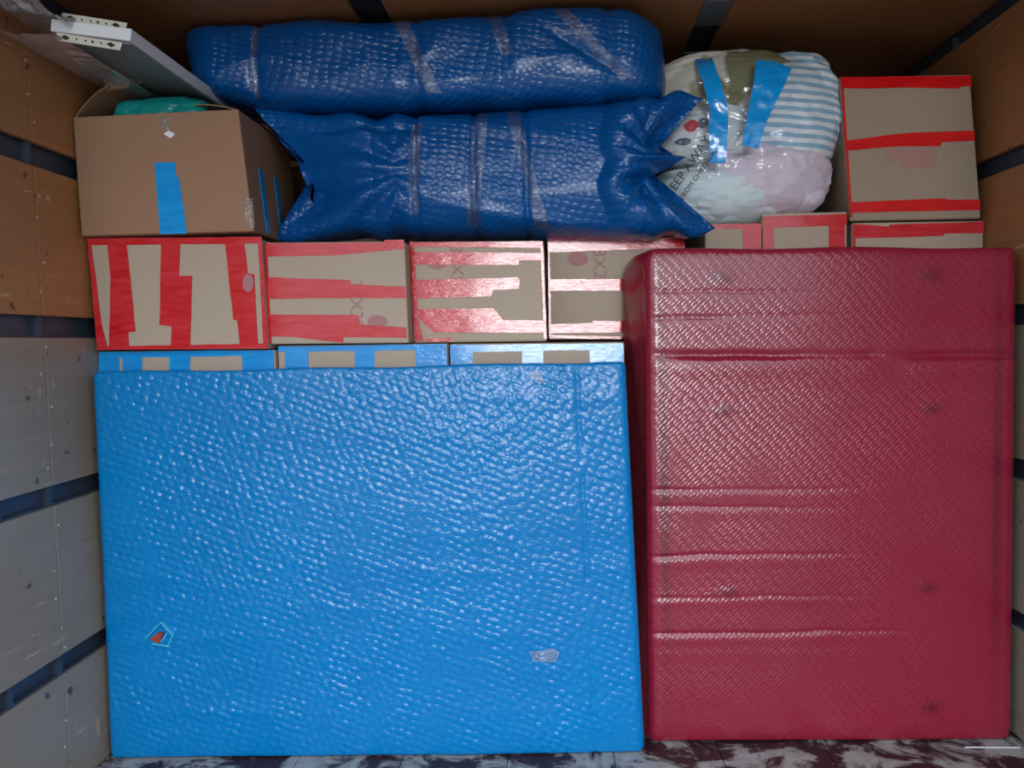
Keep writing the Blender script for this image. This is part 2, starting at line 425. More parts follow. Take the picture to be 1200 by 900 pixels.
r, c = carton('grey-brown carton with faded dot low on its face, second from left in red-taped row',
              [(310.5,284),(474,282.5),(479,402),(315,403.5)], 1.945, .40, M['card'], group=G1)
tapes(r, 1.945, z6, [disc(1087,350,35,22)], M['ink_red'], 'printed_dot', .0008)
printed(r, 1.945, 417, 357, '38X28', .048, math.pi/2, M['ink_red'])
tapes(r, 1.945, z6, [
 [(692,76),(1110,73),(1112,64),(1180,63),(1184,95),(930,118),(692,122)],
 [(692,195),(990,205),(995,220),(1185,228),(1188,268),(860,268),(693,272)],
 [(695,325),(1020,328),(1025,360),(1188,372),(1190,408),(970,405),(965,425),(800,405),(705,402)],
 [(692,75),(699,75),(716,428),(706,428)]], M['rtape'], lift=.0016)
r, c = carton('carton under the gathered blue bundle, framed in red tape with three short tape strips',
              [(480,283.5),(637,282),(641,400),(485,402)], 2.01, .40, M['card'], group=G1)
tapes(r, 2.01, z7, [disc(218,140,38,28)], M['ink_red'], 'printed_dot', .0008)
printed(r, 2.01, 535, 316, '38X28', .050, math.pi/2, M['ink_red'])
tapes(r, 2.01, z7, [
 [(122,72),(588,68),(589,92),(124,88)],
 [(124,105),(585,110),(580,135),(505,135),(505,152),(130,150)],
 [(127,205),(500,195),(508,205),(505,235),(415,240),(405,262),(130,270)],
 [(138,308),(415,303),(450,345),(590,348),(594,390),(205,388),(160,345)],
 [(121,70),(134,70),(152,340),(168,418),(140,420)],
 [(180,410),(272,408),(272,420),(180,421)],
 [(580,88),(590,88),(602,412),(592,412)]], M['rtape'], lift=.0016)
r, c = carton('red-taped carton whose right end is hidden by the crimson red block',
              [(641,281),(802,277),(806,396),(643,398)], 2.175, .40, M['card'], group=G1)
tapes(r, 2.175, z7, [disc(711,130,37,25)], M['ink_red'], 'printed_dot', .0008)
printed(r, 2.175, 702, 309, '38X28', .054, math.pi/2, M['ink_red'])
tapes(r, 2.175, z7, [
 [(607,66),(1084,58),(1088,90),(612,108)],
 [(610,202),(905,200),(905,242),(612,242)],
 [(614,360),(760,355),(765,348),(905,350),(905,388),(617,392)],
 [(606,66),(612,66),(618,408),(610,408)],
 [(612,398),(870,403),(870,412),(612,410)]], M['rtape'], lift=.0016)

# tall cartons standing on the floor behind the flat blue panel
G2 = 'blue-taped tall cartons behind the blue panel'
defs = [
 ('leftmost blue-taped carton, showing between the vertically striped carton and blue package', [(116,412),(322,410)], 1.955, z6,
  [[(108,457),(722,451),(722,469),(110,479)], [(108,478),(180,476),(182,560),(108,560)], [(192,474),(260,473),(262,560),(194,560)],
   [(357,471),(429,470),(431,560),(358,560)], [(612,465),(722,462),(724,560),(616,560)]]),
 ('middle one of three blue-taped cartons behind the blue package', [(325,405),(524,402.5)], 1.968, z6,
  [[(738,438),(1328,429),(1328,450),(738,457)], [(762,452),(845,452),(847,560),(764,560)], [(1008,448),(1078,448),(1074,560),(1010,560)], [(1222,440),(1330,440),(1332,560),(1224,560)]]),
 ('rightmost blue-taped carton, behind the blue package and next to the red block', [(527,403),(731.5,400.5)], 1.99, z7,
  [[(262,433),(872,427),(872,448),(262,460)], [(262,455),(342,455),(343,560),(272,560)], [(515,445),(590,445),(592,560),(515,560)], [(752,440),(872,438),(874,560),(755,560)]])]
for lab, top, D, cv, ps in defs:
    r, c = carton(lab, [top[0], top[1], (top[1][0], 800), (top[0][0], 800)], D, .42, M['card'], group=G2, base=0.0)
    tapes(r, D, cv, ps, M['btape'])
# tall cartons behind the red bundle
r, c = carton('carton under left half of the clear bag, red tape on its right edge',
              [(826,262),(892,261.5),(892,800),(826,800)], 2.185, .42, M['card'], group='red-taped cartons behind the red bundle', base=0)
tapes(r, 2.185, z4, [[(300,772),(528,768),(528,786),(300,792)],[(450,785),(526,783),(526,980),(452,980)]], M['rtape'])
r, c = carton('carton with red tape frame around its face, under right half of clear bag',
              [(893.5,250),(993,248),(993,800),(893.5,800)], 2.18, .42, M['card'], group='red-taped cartons behind the red bundle', base=0)
tapes(r, 2.18, z4, [[(534,740),(873,729),(873,775),(536,786)],[(534,786),(576,784),(576,980),(534,980)],[(800,776),(864,775),(866,980),(802,980)]], M['rtape'])
r, c = carton('carton directly under the tall carton in the right corner',
              [(998.5,261),(1153,258.5),(1153,800),(998.5,800)], 2.20, .42, M['card'], group='red-taped cartons behind the red bundle', base=0)
tapes(r, 2.20, z5, [[(238,787),(365,797),(365,790),(698,779),(698,820),(560,822),(555,830),(245,838)],[(238,787),(246,787),(250,1000),(240,1000)]], M['rtape'])
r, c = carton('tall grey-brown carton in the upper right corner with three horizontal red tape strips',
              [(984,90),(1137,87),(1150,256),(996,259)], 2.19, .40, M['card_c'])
tapes(r, 2.19, z5, [[(355,525),(535,520),(533,592),(410,590),(405,560),(358,575)]], M['ink_pink'], 'printed_block', .0008)
tapes(r, 2.19, z5, [
 [(194,272),(652,266),(654,303),(615,305),(610,312),(420,308),(300,312),(196,310)],
 [(208,495),(430,468),(664,460),(666,495),(550,500),(545,515),(400,515),(212,530)],
 [(226,712),(560,698),(570,703),(684,702),(686,738),(520,742),(230,748)],
 [(194,272),(202,272),(236,765),(228,765)]], M['rtape_d'], lift=.0016)

# open brown box, upper left
bx, bc = carton('large brown open box with raised flaps and one vertical blue tape strip',
              [(85,137),(279,127.5),(297,271),(95,276.5)], 1.90, .365, M['card_b'], bev=.004)
# replace the solid body by an open-topped one
for o in list(bx.children):
    if o.name.startswith('carton'):
        bm = bmesh.new(); bm.from_mesh(o.data)
        bm.faces.ensure_lookup_table(); zt = max(v.co.z for v in bm.verts)
        top = [f for f in bm.faces if f.normal.z > .9 and f.calc_area() > .05]
        r_ = bmesh.ops.inset_region(bm, faces=top, thickness=.004)
        ex = bmesh.ops.extrude_face_region(bm, geom=top)
        vs = [v for v in ex['geom'] if isinstance(v, bmesh.types.BMVert)]
        bmesh.ops.translate(bm, verts=vs, vec=(0,0,-.19)); bmesh.ops.delete(bm, geom=top, context='FACES')
        bm.to_mesh(o.data); bm.free()
tapes(bx, 1.90, z8, [[(435,475),(537,472),(540,530),(560,560),(596,830),(462,834)]], M['btape'])
tapes(bx, 1.90, z8, [[(480,330),(505,313),(537,330),(515,352)]], M['label'], 'label', .0014)
tapes(bx, 1.90, z8, [[(455,252),(515,240),(525,290),(500,318),(465,305)],[(884,652),(928,655),(935,800),(893,795)]], M['ctape'], 'clear_tape')
tl, tr, br, bl = bc
for y in (1.99, 2.10):      # blue strips on the right side of the box, following its face
    x = lambda z: br.x+(tr.x-br.x)*(z-br.z)/(tr.z-br.z)+.0012
    zt_ = tr.z-.13
    put('tape_strip', hexa([Vector((x(br.z+.01)-.001,y,br.z+.01)),Vector((x(br.z+.01)+.001,y,br.z+.01)),Vector((x(zt_)+.001,y,zt_)),Vector((x(zt_)-.001,y,zt_)),
        Vector((x(br.z+.01)-.001,y+.024,br.z+.01)),Vector((x(br.z+.01)+.001,y+.024,br.z+.01)),Vector((x(zt_)+.001,y+.024,zt_)),Vector((x(zt_)-.001,y+.024,zt_))]), M['btape'], bx)
zt = (tl.z+tr.z)/2
def flap(pts, root, mat, n=10, jit=.006, seed=1):
    """crumpled board strip: bilinear sheet between 4 corners (hinge a,b then free c,d), 3 mm thick"""
    a,b,c_,d_ = [Vector(p) for p in pts]; bm = bmesh.new(); g = []
    for i in range(n+1):
        row = []
        for j in range(n+1):
            u, v = i/n, j/n
            p = (a.lerp(b,u)).lerp(d_.lerp(c_,u), v)
            p.z += (float(vn(u*4+seed, v*4, seed))-.5)*2*jit*v + .02*math.sin(v*math.pi)*.5
            p.y += (float(vn(u*3, v*5+seed, seed+3))-.5)*2*jit*v
            row.append(bm.verts.new(p))
        g.append(row)
    for i in range(n):
        for j in range(n): bm.faces.new((g[i][j],g[i+1][j],g[i+1][j+1],g[i][j+1]))
    bmesh.ops.recalc_face_normals(bm, faces=bm.faces)
    bmesh.ops.solidify(bm, geom=bm.faces[:], thickness=.003)
    return put('flap', bm, mat, root)
flap([(tl.x+.002,1.905,tl.z),(tl.x+.002,2.26,tl.z),(-1.135,2.24,tl.z+.075),(-1.148,1.91,tl.z+.085)], bx, M['card_b'], seed=1)
flap([(tr.x-.002,1.905,tr.z),(tr.x-.002,2.26,tr.z),(-1.0,2.20,tr.z+.030),(-1.005,1.97,tr.z+.040)], bx, M['card_in'], seed=5)
flap([(-1.17,1.925,tl.z+.07),(-1.10,1.925,tl.z+.075),(-1.068,1.94,tl.z+.098),(-1.15,1.95,tl.z+.106)], bx, M['card_in'], n=8, jit=.012, seed=9)
flap([(tl.x+.02,2.26,tl.z),(tr.x-.02,2.26,tr.z),(tr.x-.05,2.285,tr.z+.03),(tl.x+.05,2.285,tl.z+.03)], bx, M['card_in'], seed=12)

# ---------------------------------------------------------------- soft bundles: a loft along x with a super-elliptic ring
class Soft:
    def __init__(s, yc, T, xl, xr, zb, zt, p=.5, ed=None, ev=None, disp=None, yoff=None, er=1.0, xoff=None):
        s.yc, s.T, s.xl, s.xr, s.zb, s.zt, s.p = yc, T, xl, xr, zb, zt, p
        s.ed = ed or (lambda u: np.ones_like(u)); s.ev = ev or (lambda u: np.ones_like(u)); s.disp = disp; s.er = er; s.xoff = xoff or (lambda U, d: 0*U); s.yoff = yoff or (lambda u, v: 0*u)
    def ring(s, hgt, n, back=.15):
        ss = np.linspace(0, 1, 900)**1.0; dl = math.pi/4*ss**(1/s.p)   # even steps along the flats
        th = np.concatenate([np.concatenate([a0+dl, (a0+math.pi/2-dl)[::-1][1:-1]]) for a0 in (-math.pi/2, 0, math.pi/2, math.pi)]+[[1.5*math.pi]])
        c = np.cos(th); q = np.sin(th)
        v = .5+.5*np.sign(q)*np.abs(q)**s.p; d = -np.sign(c)*np.abs(c)**s.p
        dv = np.diff(v)*hgt; dd = np.diff(d)*s.T/2; w = np.hypot(dv, dd)*np.where(d[:-1] > .6, back, 1)
        cum = np.concatenate([[0], np.cumsum(w)]); cum = cum+np.arange(len(cum))*1e-12; tt = np.linspace(0, cum[-1], n, endpoint=False)
        th2 = np.interp(tt, cum, th); return th2
    def pt(s, U, TH, off=0.0):
        c = np.cos(TH); q = np.sin(TH)
        v = .5+.5*np.sign(q)*np.abs(q)**s.p; d = -np.sign(c)*np.abs(c)**s.p
        vs_ = np.linspace(0, 1, 41); al = s.xl(vs_).max(); ar = s.xr(vs_).min(); e0 = np.clip(1-U/s.er, 0, 1)**1.6; e1 = np.clip(1-(1-U)/s.er, 0, 1)**1.6
        X = al+(ar-al)*U+(s.xl(v)-al)*e0+(s.xr(v)-ar)*e1
        if s.er > .9: X = s.xl(v)+(s.xr(v)-s.xl(v))*U
        X = X+s.xoff(U, d)
        zb = s.zb(U); zt = s.zt(U); vv = .5+(v-.5)*s.ev(U)
        Z = zb+(zt-zb)*vv
        Y = s.yc+s.yoff(U, v)+s.T/2*d*s.ed(U)
        # ring-plane normal of the super-ellipse
        ny = np.sign(c)*np.abs(c)**(2-s.p)*-1/(s.T/2); nz = np.sign(q)*np.abs(q)**(2-s.p)/np.maximum((zt-zb)/2, .01)
        L = np.hypot(ny, nz)+1e-9; ny /= L; nz /= L
        h = off
        if s.disp is not None: h = h+s.disp(U, X, Y, Z, v, d)
        return np.stack([X, Y+ny*h, Z+nz*h], -1)
    def mesh(s, name, nu, nv, hgt, us=None, back=.15):
        U = us if us is not None else np.linspace(0, 1, nu)
        nu = len(U); TH = s.ring(hgt, nv, back)
        P = s.pt(np.repeat(U[:,None], nv, 1), np.repeat(TH[None,:], nu, 0)).reshape(-1,3)
        c0 = P[:nv].mean(0); c1 = P[-nv:].mean(0); c0[0] = P[:nv,0].max(); c1[0] = P[-nv:,0].min(); P = np.vstack([P, c0, c1])
        i = np.arange(nu-1)[:,None]; j = np.arange(nv)[None,:]; j2 = (j+1)%nv
        q = np.stack([i*nv+j, i*nv+j2, (i+1)*nv+j2, (i+1)*nv+j], -1).reshape(-1,4)
        faces = q.tolist(); k = nu*nv
        faces += [(k, (b+1)%nv, b) for b in range(nv)] + [(k+1, (nu-1)*nv+b, (nu-1)*nv+(b+1)%nv) for b in range(nv)]
        me = bpy.data.meshes.new(name); me.from_pydata(P.tolist(), [], faces); me.update()
        bm = bmesh.new(); bm.from_mesh(me); bmesh.ops.recalc_face_normals(bm, faces=bm.faces); bm.to_mesh(me); bm.free()
        return me
    def band(s, uc0, uc1, wid, v0, v1, off=.002, n=60, m=5, seed=0):
        """tape strip lying on the front: centre runs uc0 (bottom) to uc1 (top)"""
        q = np.linspace(v0, v1, n); sg = (q-.5)*2
        th = np.arcsin(np.sign(sg)*np.abs(sg)**(1/s.p))          # front side angles
        t = (q-v0)/(v1-v0)
        P = []
        for k in range(m):
            w_ = (k/(m-1)-.5)*wid*(1+.25*(vn(t*6, 0*t, seed)-.5))
            uu = uc0+(uc1-uc0)*t+w_
            P.append(s.pt(uu, th, off))
        P = np.array(P).reshape(-1,3); faces = [(a*n+b, a*n+b+1, (a+1)*n+b+1, (a+1)*n+b) for a in range(m-1) for b in range(n-1)]
        bm = bmesh.new(); vs = [bm.verts.new(p) for p in P.tolist()]
        for f in faces: bm.faces.new([vs[i] for i in f])
        bmesh.ops.recalc_face_normals(bm, faces=bm.faces)
        return bm
def ends(L, r, amt):
    """factor 1 in the middle, rounding down by amt (fraction) over length r at both ends"""
    def f(u):
        a = np.clip(np.minimum(u, 1-u)*L/r, 0, 1); return 1-amt*(1-np.sqrt(np.maximum(1-(1-a)**2, 0)))
    return f
def curve(pts, Y, axis):
    q = [at(x, y, Y) for x, y in pts]
    return [p[axis] for p in q]
def us_clustered(n, L, r):
    k = 9; a = r/L; e_ = a*(1-np.cos(np.linspace(0, math.pi/2, k))); return np.concatenate([e_, np.linspace(a, 1-a, n)[1:-1], 1-e_[::-1]])

# ---- blue flat panel
YB = 1.880
L_ = 1.44
hexx = lambda x, z, a=.0255, b=.0185: None
def dome(x, z, a, b, s, amp_scale=1.0, slant=.0):
    """staggered blisters: height 0..1"""
    zz = z/b; row = np.floor(zz); xx = (x+slant*z)/a+np.where(row%2 == 0, 0, .5)
    best = np.zeros_like(x)
    for dr in (-1,0,1):
        r_ = row+dr; x_ = (x+slant*z)/a+np.where(r_%2 == 0, 0, .5); ci = np.floor(x_)
        for dc in (-1,0,1):
            c_ = ci+dc
            jx = (hsh(c_, r_, s)-.5)*.38; jz = (hsh(c_, r_, s+1)-.5)*.38; am = .35+.65*hsh(c_, r_, s+2)
            dx = (x_-(c_+.5+jx)); dz = (zz-(r_+.5+jz)); d2 = (dx*dx*1.0+dz*dz*.95)/(.47**2)
            best = np.maximum(best, am*np.sqrt(np.clip(1-d2, 0, 1)))
    return best
def disp_blue(U, X, Y, Z, v, d):
    fr = np.clip((-d-.3)/.5, 0, 1)
    wx = X+.012*(fbm(X*4, Z*4, 3)-.5); wz = Z+.02*(fbm(X*3, Z*3, 9)-.5)
    am = np.clip(.35+1.3*(fbm(X*6, Z*6, 21)-.25), .15, 1.2)
    ca, sa = math.cos(.42), math.sin(.42)
    h = .0026*dome(wx*ca-wz*sa, wx*sa+wz*ca, .0250, .0180, 5, slant=.2)*am
    h = h+.010*(fbm(X*1.6, Z*2.2, 31)-.45)                               # slack film
    h = h+.0035*(ridge(X*2.2+Z*1.0, Z*11, 40)-.5)*fbm(X*3, Z*3, 41)*1.6       # horizontal creases
    h = h-.003*np.exp(-((X-(.055+.03*(1-Z)))/.006)**2)*(vn(X*0, Z*9, 44) > .35)                    # vertical fold of the film
    return h*fr
q = curve([(107,437),(732,425),(755,883),(128,891)], YB, 0); qz = curve([(107,437),(732,425),(755,883),(128,891)], YB, 2)
bl_ = Soft(YB+.028, .05, lambda v: q[3]+(q[0]-q[3])*v-.004, lambda v: (q[2]+(q[1]-q[2])*v)+.008, lambda u: 0.004+0*u, lambda u: qz[0]+(qz[1]-qz[0])*u+.002*np.sin(u*19),
           p=.12, ed=ends(L_, .022, .75), ev=ends(L_, .02, .025), disp=disp_blue, yoff=lambda u,v: .045*u)
me = bl_.mesh('bubble_wrap_cover', 0, 360, 1.01, us=us_clustered(400, L_, .022))
pb = empty('flat_package', (-.5, YB+.04, 0))
tag(pb, 'large flat package in bright blue bubble wrap, standing on the floor by left wall', 'package')
me.transform(Matrix.Translation(-pb.location)); link('bubble_wrap_cover', me, M['bw_blue'], pb, True)
def on_blue(px, py, off=.004):
    p = at(px, py, YB+.02); u = (p.x-q[3])/(q[2]-q[3]); p = at(px, py, YB+.045*u-off); return p
hole = [on_blue(*p, off=-.002+.004) for p in ((176,749),(184,742),(192,741),(187,753))]
put('torn_hole', prism([p-Vector((0,.004,0)) for p in hole], Vector((0,.012,0))), M['tear'], pb)['label'] = 'small red-brown tear in the blue wrap'
for a, b in (((170,748),(188,730)),((188,729),(202,745)),((202,746),(196,758)),((178,754),(199,758)),((188,752),(196,742))):
    p0 = on_blue(*a, off=.010); p1 = on_blue(*b, off=.007); n_ = Vector((p1.z-p0.z, 0, -(p1.x-p0.x))).normalized()*.0022
    put('torn_film', prism([p0-n_*.3, p1-n_*.4, p1+n_*.6, p0+n_], Vector((0,.012,0))), M['tearfilm'], pb)
for poly in ([(619,436),(630,434),(639,446),(632,450),(622,444)], [(620,764),(650,760),(655,764),(652,776),(625,775)]):
    put('clear_tape', prism([on_blue(*p, off=.0085) for p in poly], Vector((0,.001,0))), M['ctape'], pb)

# ---- red bundle
YR = 1.975
rc = [(757,293),(1192,290),(1186,868),(762,873)]
RX = curve(rc, YR, 0); RZ = curve(rc, YR, 2)
creases = [(415,417,.010,.9,12),(575,572,.004,.35,6),(594,598,.0035,.3,6),(652,650,.005,.35,6),(742,744,.005,.5,6),(340,345,.002,.3,6),(372,366,.003,.35,8),(700,703,.002,.4,5)]
crz = [((at(757,a,YR).z), at(1186,b,YR).z, dp, ext, wd/870*2) for a,b,dp,ext,wd in creases]
def disp_red(U, X, Y, Z, v, d):
    fr = np.clip((-d-.2)/.5, 0, 1)
    h = .009*(fbm(X*1.2+Z*.9, Z*1.3-X*.7, 61)-.45)
    h = h+.0016*(ridge(X*1.5, Z*14, 65))*np.clip(1-U*1.2, 0, 1)
    for za_, zb_, dp, ext, wd in crz:
        zc = za_+(zb_-za_)*U+.010*(fbm(X*6+za_*9, X*0, 66)-.45)
        m = np.clip((ext-U)*4+1, 0, 1)*np.clip(.35+1.5*(fbm(X*8, za_*31+X*0, 67)-.2), .15, 1)
        dz = Z-zc
        h = h-dp*np.exp(-(dz/(wd*.35))**2)*m+dp*.35*np.exp(-((dz+wd*1.3)/(wd*1.1))**2)*m
    for px,pz,rx,rz in stains[:7]:
        h = h+.0013*np.exp(-((X-px)/rx)**2-((Z-pz)/rz)**2)
    return h*fr
def yo_red(u, v): return 0*u+.025*u
rl = Soft(YR+.0825, .165, lambda v: RX[3]+(RX[0]-RX[3])*v-.002, lambda v: RX[2]+(RX[1]-RX[2])*v+.022, lambda u: 0.002+0*u,
          lambda u: RZ[0]+.004-.034*np.clip(1-u*30, 0, 1)**2+(RZ[1]-RZ[0])*u+.002*np.sin(u*14), p=.09, ed=ends(.95, .03, .30), ev=ends(.95, .022, .022), disp=disp_red, yoff=yo_red, xoff=lambda U, d: -.046*np.clip((d+1)/2, 0, 1)**.8*np.clip(1-U*6, 0, 1))
me = rl.mesh('bubble_wrap_cover', 0, 420, 1.27, us=us_clustered(260, .95, .03))
pr = empty('wrapped_bundle', (.7, YR+.1, 0))
tag(pr, 'tall block in crimson red bubble wrap, standing on the floor by right wall', 'wrapped bundle')
me.transform(Matrix.Translation(-pr.location)); link('bubble_wrap_cover', me, M['bw_red'], pr, True)

# ---- dark blue rolls
def interp_u(pts, Y):
    P = [at(x, y, Y) for x, y in pts]; xs = np.array([p.x for p in P]); zs = np.array([p.z for p in P]); us = (xs-xs[0])/(xs[-1]-xs[0])
    return lambda u: np.interp(u, us, zs)
def interp_v(pairs, Y, row):
    vs = [p[0] for p in pairs]; xs = [at(p[1], row(p[0]), Y).x for p in pairs]
    def f(v):
        return np.interp(v, vs, xs)
    return f
Y1r = 2.07
def bandpinch(U, cs, wd, dp):
    return sum(-dp*np.exp(-((U-c)/wd)**2) for c in cs)
def disp_r1(U, X, Y, Z, v, d):
    h = .022*(fbm(X*4, Z*5+Y*3, 70)-.45)+.010*(ridge(X*7+Z*3, Z*9-X*2, 73)-.5)+bandpinch(U, (.16,.50,.69,.90), .012, .006)
    h = h-.012*np.exp(-((Z-(1.96-.10*(U-.72)*8))/.015)**2)*np.clip((U-.75)*10,0,1)*np.clip((.98-U)*10,0,1)
    return h*np.clip(np.minimum(U,1-U)*20+.3, 0, 1)
r1 = Soft(2.18, .36, interp_v([(0,227),(.5,216),(1,207)], Y1r, lambda v: 110-77*v), interp_v([(0,783),(.25,784),(.8,780),(1,768)], Y1r, lambda v: 116-100*v),
          interp_u([(225,106),(300,127),(400,131),(500,128),(600,125),(700,119),(782,114)], Y1r),
          interp_u([(207,36),(260,30),(300,29),(345,25),(400,29),(440,31),(520,23),(600,15),(680,12),(740,13),(775,18)], Y1r),
          p=.42, ed=ends(1.35, .10, .75), ev=ends(1.35, .03, .12), disp=disp_r1, er=.12)
me = r1.mesh('bubble_wrap_cover', 0, 190, .27, us=us_clustered(360, 1.35, .08))
p1 = empty('wrapped_roll', (-.3, 2.18, 1.74))
tag(p1, 'upper dark blue bubble-wrapped bundle, just under the ceiling', 'wrapped bundle')
me.transform(Matrix.Translation(-p1.location)); link('bubble_wrap_cover', me, M['bw_navy'], p1, True)
for a, b, wd, v0, v1 in ((.158,.160,.014,.06,.92),(.535,.470,.030,.10,.93),(.69,.66,.026,.45,.95),(.93,.80,.03,.15,.9)):
    put('clear_tape', r1.band(a, b, wd, v0, v1, .0022, seed=int(a*90)), M['ctape'], p1)
Y2r = 2.08
def disp_r2(U, X, Y, Z, v, d):
    e_ = np.clip(np.minimum(U, 1-U)*9, 0, 1)
    h = .018*(fbm(X*3.5, Z*6, 80)-.45)+.012*(ridge(X*2+Z*1.5, Z*13+X*2, 83)-.5)+bandpinch(U, (.325,.50,.655), .010, .007)
    # folds fanning out towards the gathered ends
    ang = np.arctan2(Z-1.57, np.abs(X-np.where(U < .5, -.42, .25))+.05)
    h = h+.016*(1-e_)*np.sin(ang*15+2*vn(X*5,Z*5,85))+.010*np.exp(-((U-.17)/.12)**2)*np.sin(ang*11)
    h = h-.012*np.exp(-((Z-(1.70-.06*(U-.1)))/.012)**2)*np.clip((.40-U)*6,0,1)*e_
    return h
def ed2(u):
    a = np.clip(u/.22, 0, 1); b = np.clip((1-u)/.12, 0, 1); f = lambda t: t*t*(3-2*t)
    return .025+.975*f(a)**.7*f(b)**.6
r2 = Soft(2.19, .36, interp_v([(0,322),(.05,327),(.12,346),(.20,370),(.35,362),(.6,350),(.8,326),(1,298)], Y2r, lambda v: 277-145*v),
          interp_v([(0,836),(.08,822),(.18,796),(.28,762),(.38,752),(.47,785),(.53,802),(.60,772),(.72,766),(.86,794),(1,822)], Y2r, lambda v: 272-157*v),
          interp_u([(318,275),(400,276),(500,278),(600,278),(700,278),(760,276),(825,270)], Y2r),
          interp_u([(300,133),(345,136),(400,137),(470,134),(550,130),(650,126),(740,120),(810,113)], Y2r),
          p=.55, ed=ed2, disp=disp_r2, er=.22, yoff=lambda u,v: -.13*np.clip((u-.86)/.14,0,1)-.11*np.clip((.2-u)/.2,0,1))
me = r2.mesh('bubble_wrap_cover', 0, 200, .34, us=np.linspace(0,1,340))
p2 = empty('wrapped_roll', (-.2, 2.19, 1.40))
tag(p2, 'dark blue bubble-wrapped bundle with gathered pointed ends, lying on the red-taped cartons', 'wrapped bundle')
me.transform(Matrix.Translation(-p2.location)); link('bubble_wrap_cover', me, M['bw_navy'], p2, True)
for a, b, wd, v0, v1 in ((.318,.333,.030,.15,.88),(.492,.525,.040,.06,.94),(.70,.615,.038,.06,.95)):
    put('clear_tape', r2.band(a, b, wd, v0, v1, .0025, seed=int(a*77)), M['ctape'], p2)

# ---------------------------------------------------------------- white board with perforated brackets, upper left
wb = empty('white_board', (-1.07, 1.64, 1.80))
tag(wb, 'white furniture board with two perforated brackets, lying under the ceiling beside the left wall', 'board')
A = Vector((-1.108,1.64,1.8325)); B = Vector((-.925,1.64,1.802)); up = Vector((.16,0,1)).normalized()*.027; ln = Vector((0,1.12,0))
put('board', hexa([A-up*.4, B-up*.4, B+up*.6, A+up*.6, A-up*.4+ln, B-up*.4+ln, B+up*.6+ln, A+up*.6+ln], .002), M['white'], wb)
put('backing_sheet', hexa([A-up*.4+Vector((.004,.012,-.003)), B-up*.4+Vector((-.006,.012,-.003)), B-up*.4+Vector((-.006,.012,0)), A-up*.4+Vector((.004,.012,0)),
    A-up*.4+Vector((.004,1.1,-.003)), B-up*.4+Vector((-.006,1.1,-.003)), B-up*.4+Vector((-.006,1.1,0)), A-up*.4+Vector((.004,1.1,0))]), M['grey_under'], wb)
def bracket(pa, pb, pc, pd, Y):
    P = [at(*p, Y) for p in (pa,pb,pc,pd)]      # tl tr br bl
    bm = hexa([P[3],P[2],P[1],P[0]]+[Vector((p.x,p.y+.003,p.z)) for p in (P[3],P[2],P[1],P[0])], .0012)
    b = put('bracket', bm, M['bracket'], wb)
    def uv(u, v): return P[0].lerp(P[1], u).lerp(P[3].lerp(P[2], u), v)
    for u, rx, rz in ((.15,.0105,.0055),(.85,.0105,.0055),(.32,.0022,.0022),(.46,.0022,.0022),(.57,.003,.003),(.70,.0022,.0022)):
        c_ = uv(u, .5); n = 4 if rx > .01 else 10
        tilt = (P[1]-P[0]).normalized()
        pts = [c_+tilt*(rx*math.cos(2*math.pi*i/n))+Vector((0,0,1))*(rz*math.sin(2*math.pi*i/n))+Vector((0,-.0008,0)) for i in range(n)]
        put('hole', prism(pts, Vector((0,.0006,0))), M['hole'], b)
bracket((72.5,14.5),(149,26.5),(146,36.5),(71,24), 1.648)
bracket((66,37.5),(143,49.5),(140,59),(65,47), 1.632)

# clear film hanging off the near end of the board
fw_ = empty('wrap_film', (-1.1, 1.6, 1.86))
tag(fw_, 'loose crumpled clear plastic film around the end of the white board, by the left wall', 'plastic film')
bm = bmesh.new(); n, m = 46, 30; g = []
for i in range(n+1):
    row = []
    for j in range(m+1):
        u, v = i/n, j/m
        x = -1.215+.155*v+.02*math.sin(u*7+v*3)*(1-u)
        y = 1.38+u*.42
        z = 1.925-.050*v-.085*min(1,u*1.5)*.5+(.028*(1-u)+.002)*(float(vn(u*9, v*9, 3))-.5)*3+.03*(float(vn(u*16+v*6, v*14, 4))-.5)*(1-u)
        z = min(z, ZC-.012); x = max(x, XL+.006)
        if u > .62: z = 1.852-.167*(x+1.225)+.024+.004*float(vn(u*30, v*30, 5))
        row.append(bm.verts.new((x,y,z)))
    g.append(row)
for i in range(n):
    for j in range(m): bm.faces.new((g[i][j],g[i+1][j],g[i+1][j+1],g[i][j+1]))
put('film', bm, M['cfoil'], fw_, True)
bm = bmesh.new(); g = []
for i in range(n+1):      # lower fold of the film, below the board edge
    row = []
    for j in range(m+1):
        u, v = i/n, j/m
        x = -1.222+.15*v; y = 1.60+u*.5
        z = 1.836-.167*(x+1.225)-.012-.010*math.sin(v*3.1)*(1+.6*(float(vn(u*12, v*7, 8))-.5))
        row.append(bm.verts.new((x,y,z)))
    g.append(row)
for i in range(n):
    for j in range(m): bm.faces.new((g[i][j],g[i+1][j],g[i+1][j+1],g[i][j+1]))
put('film', bm, M['cfoil'], fw_, True)

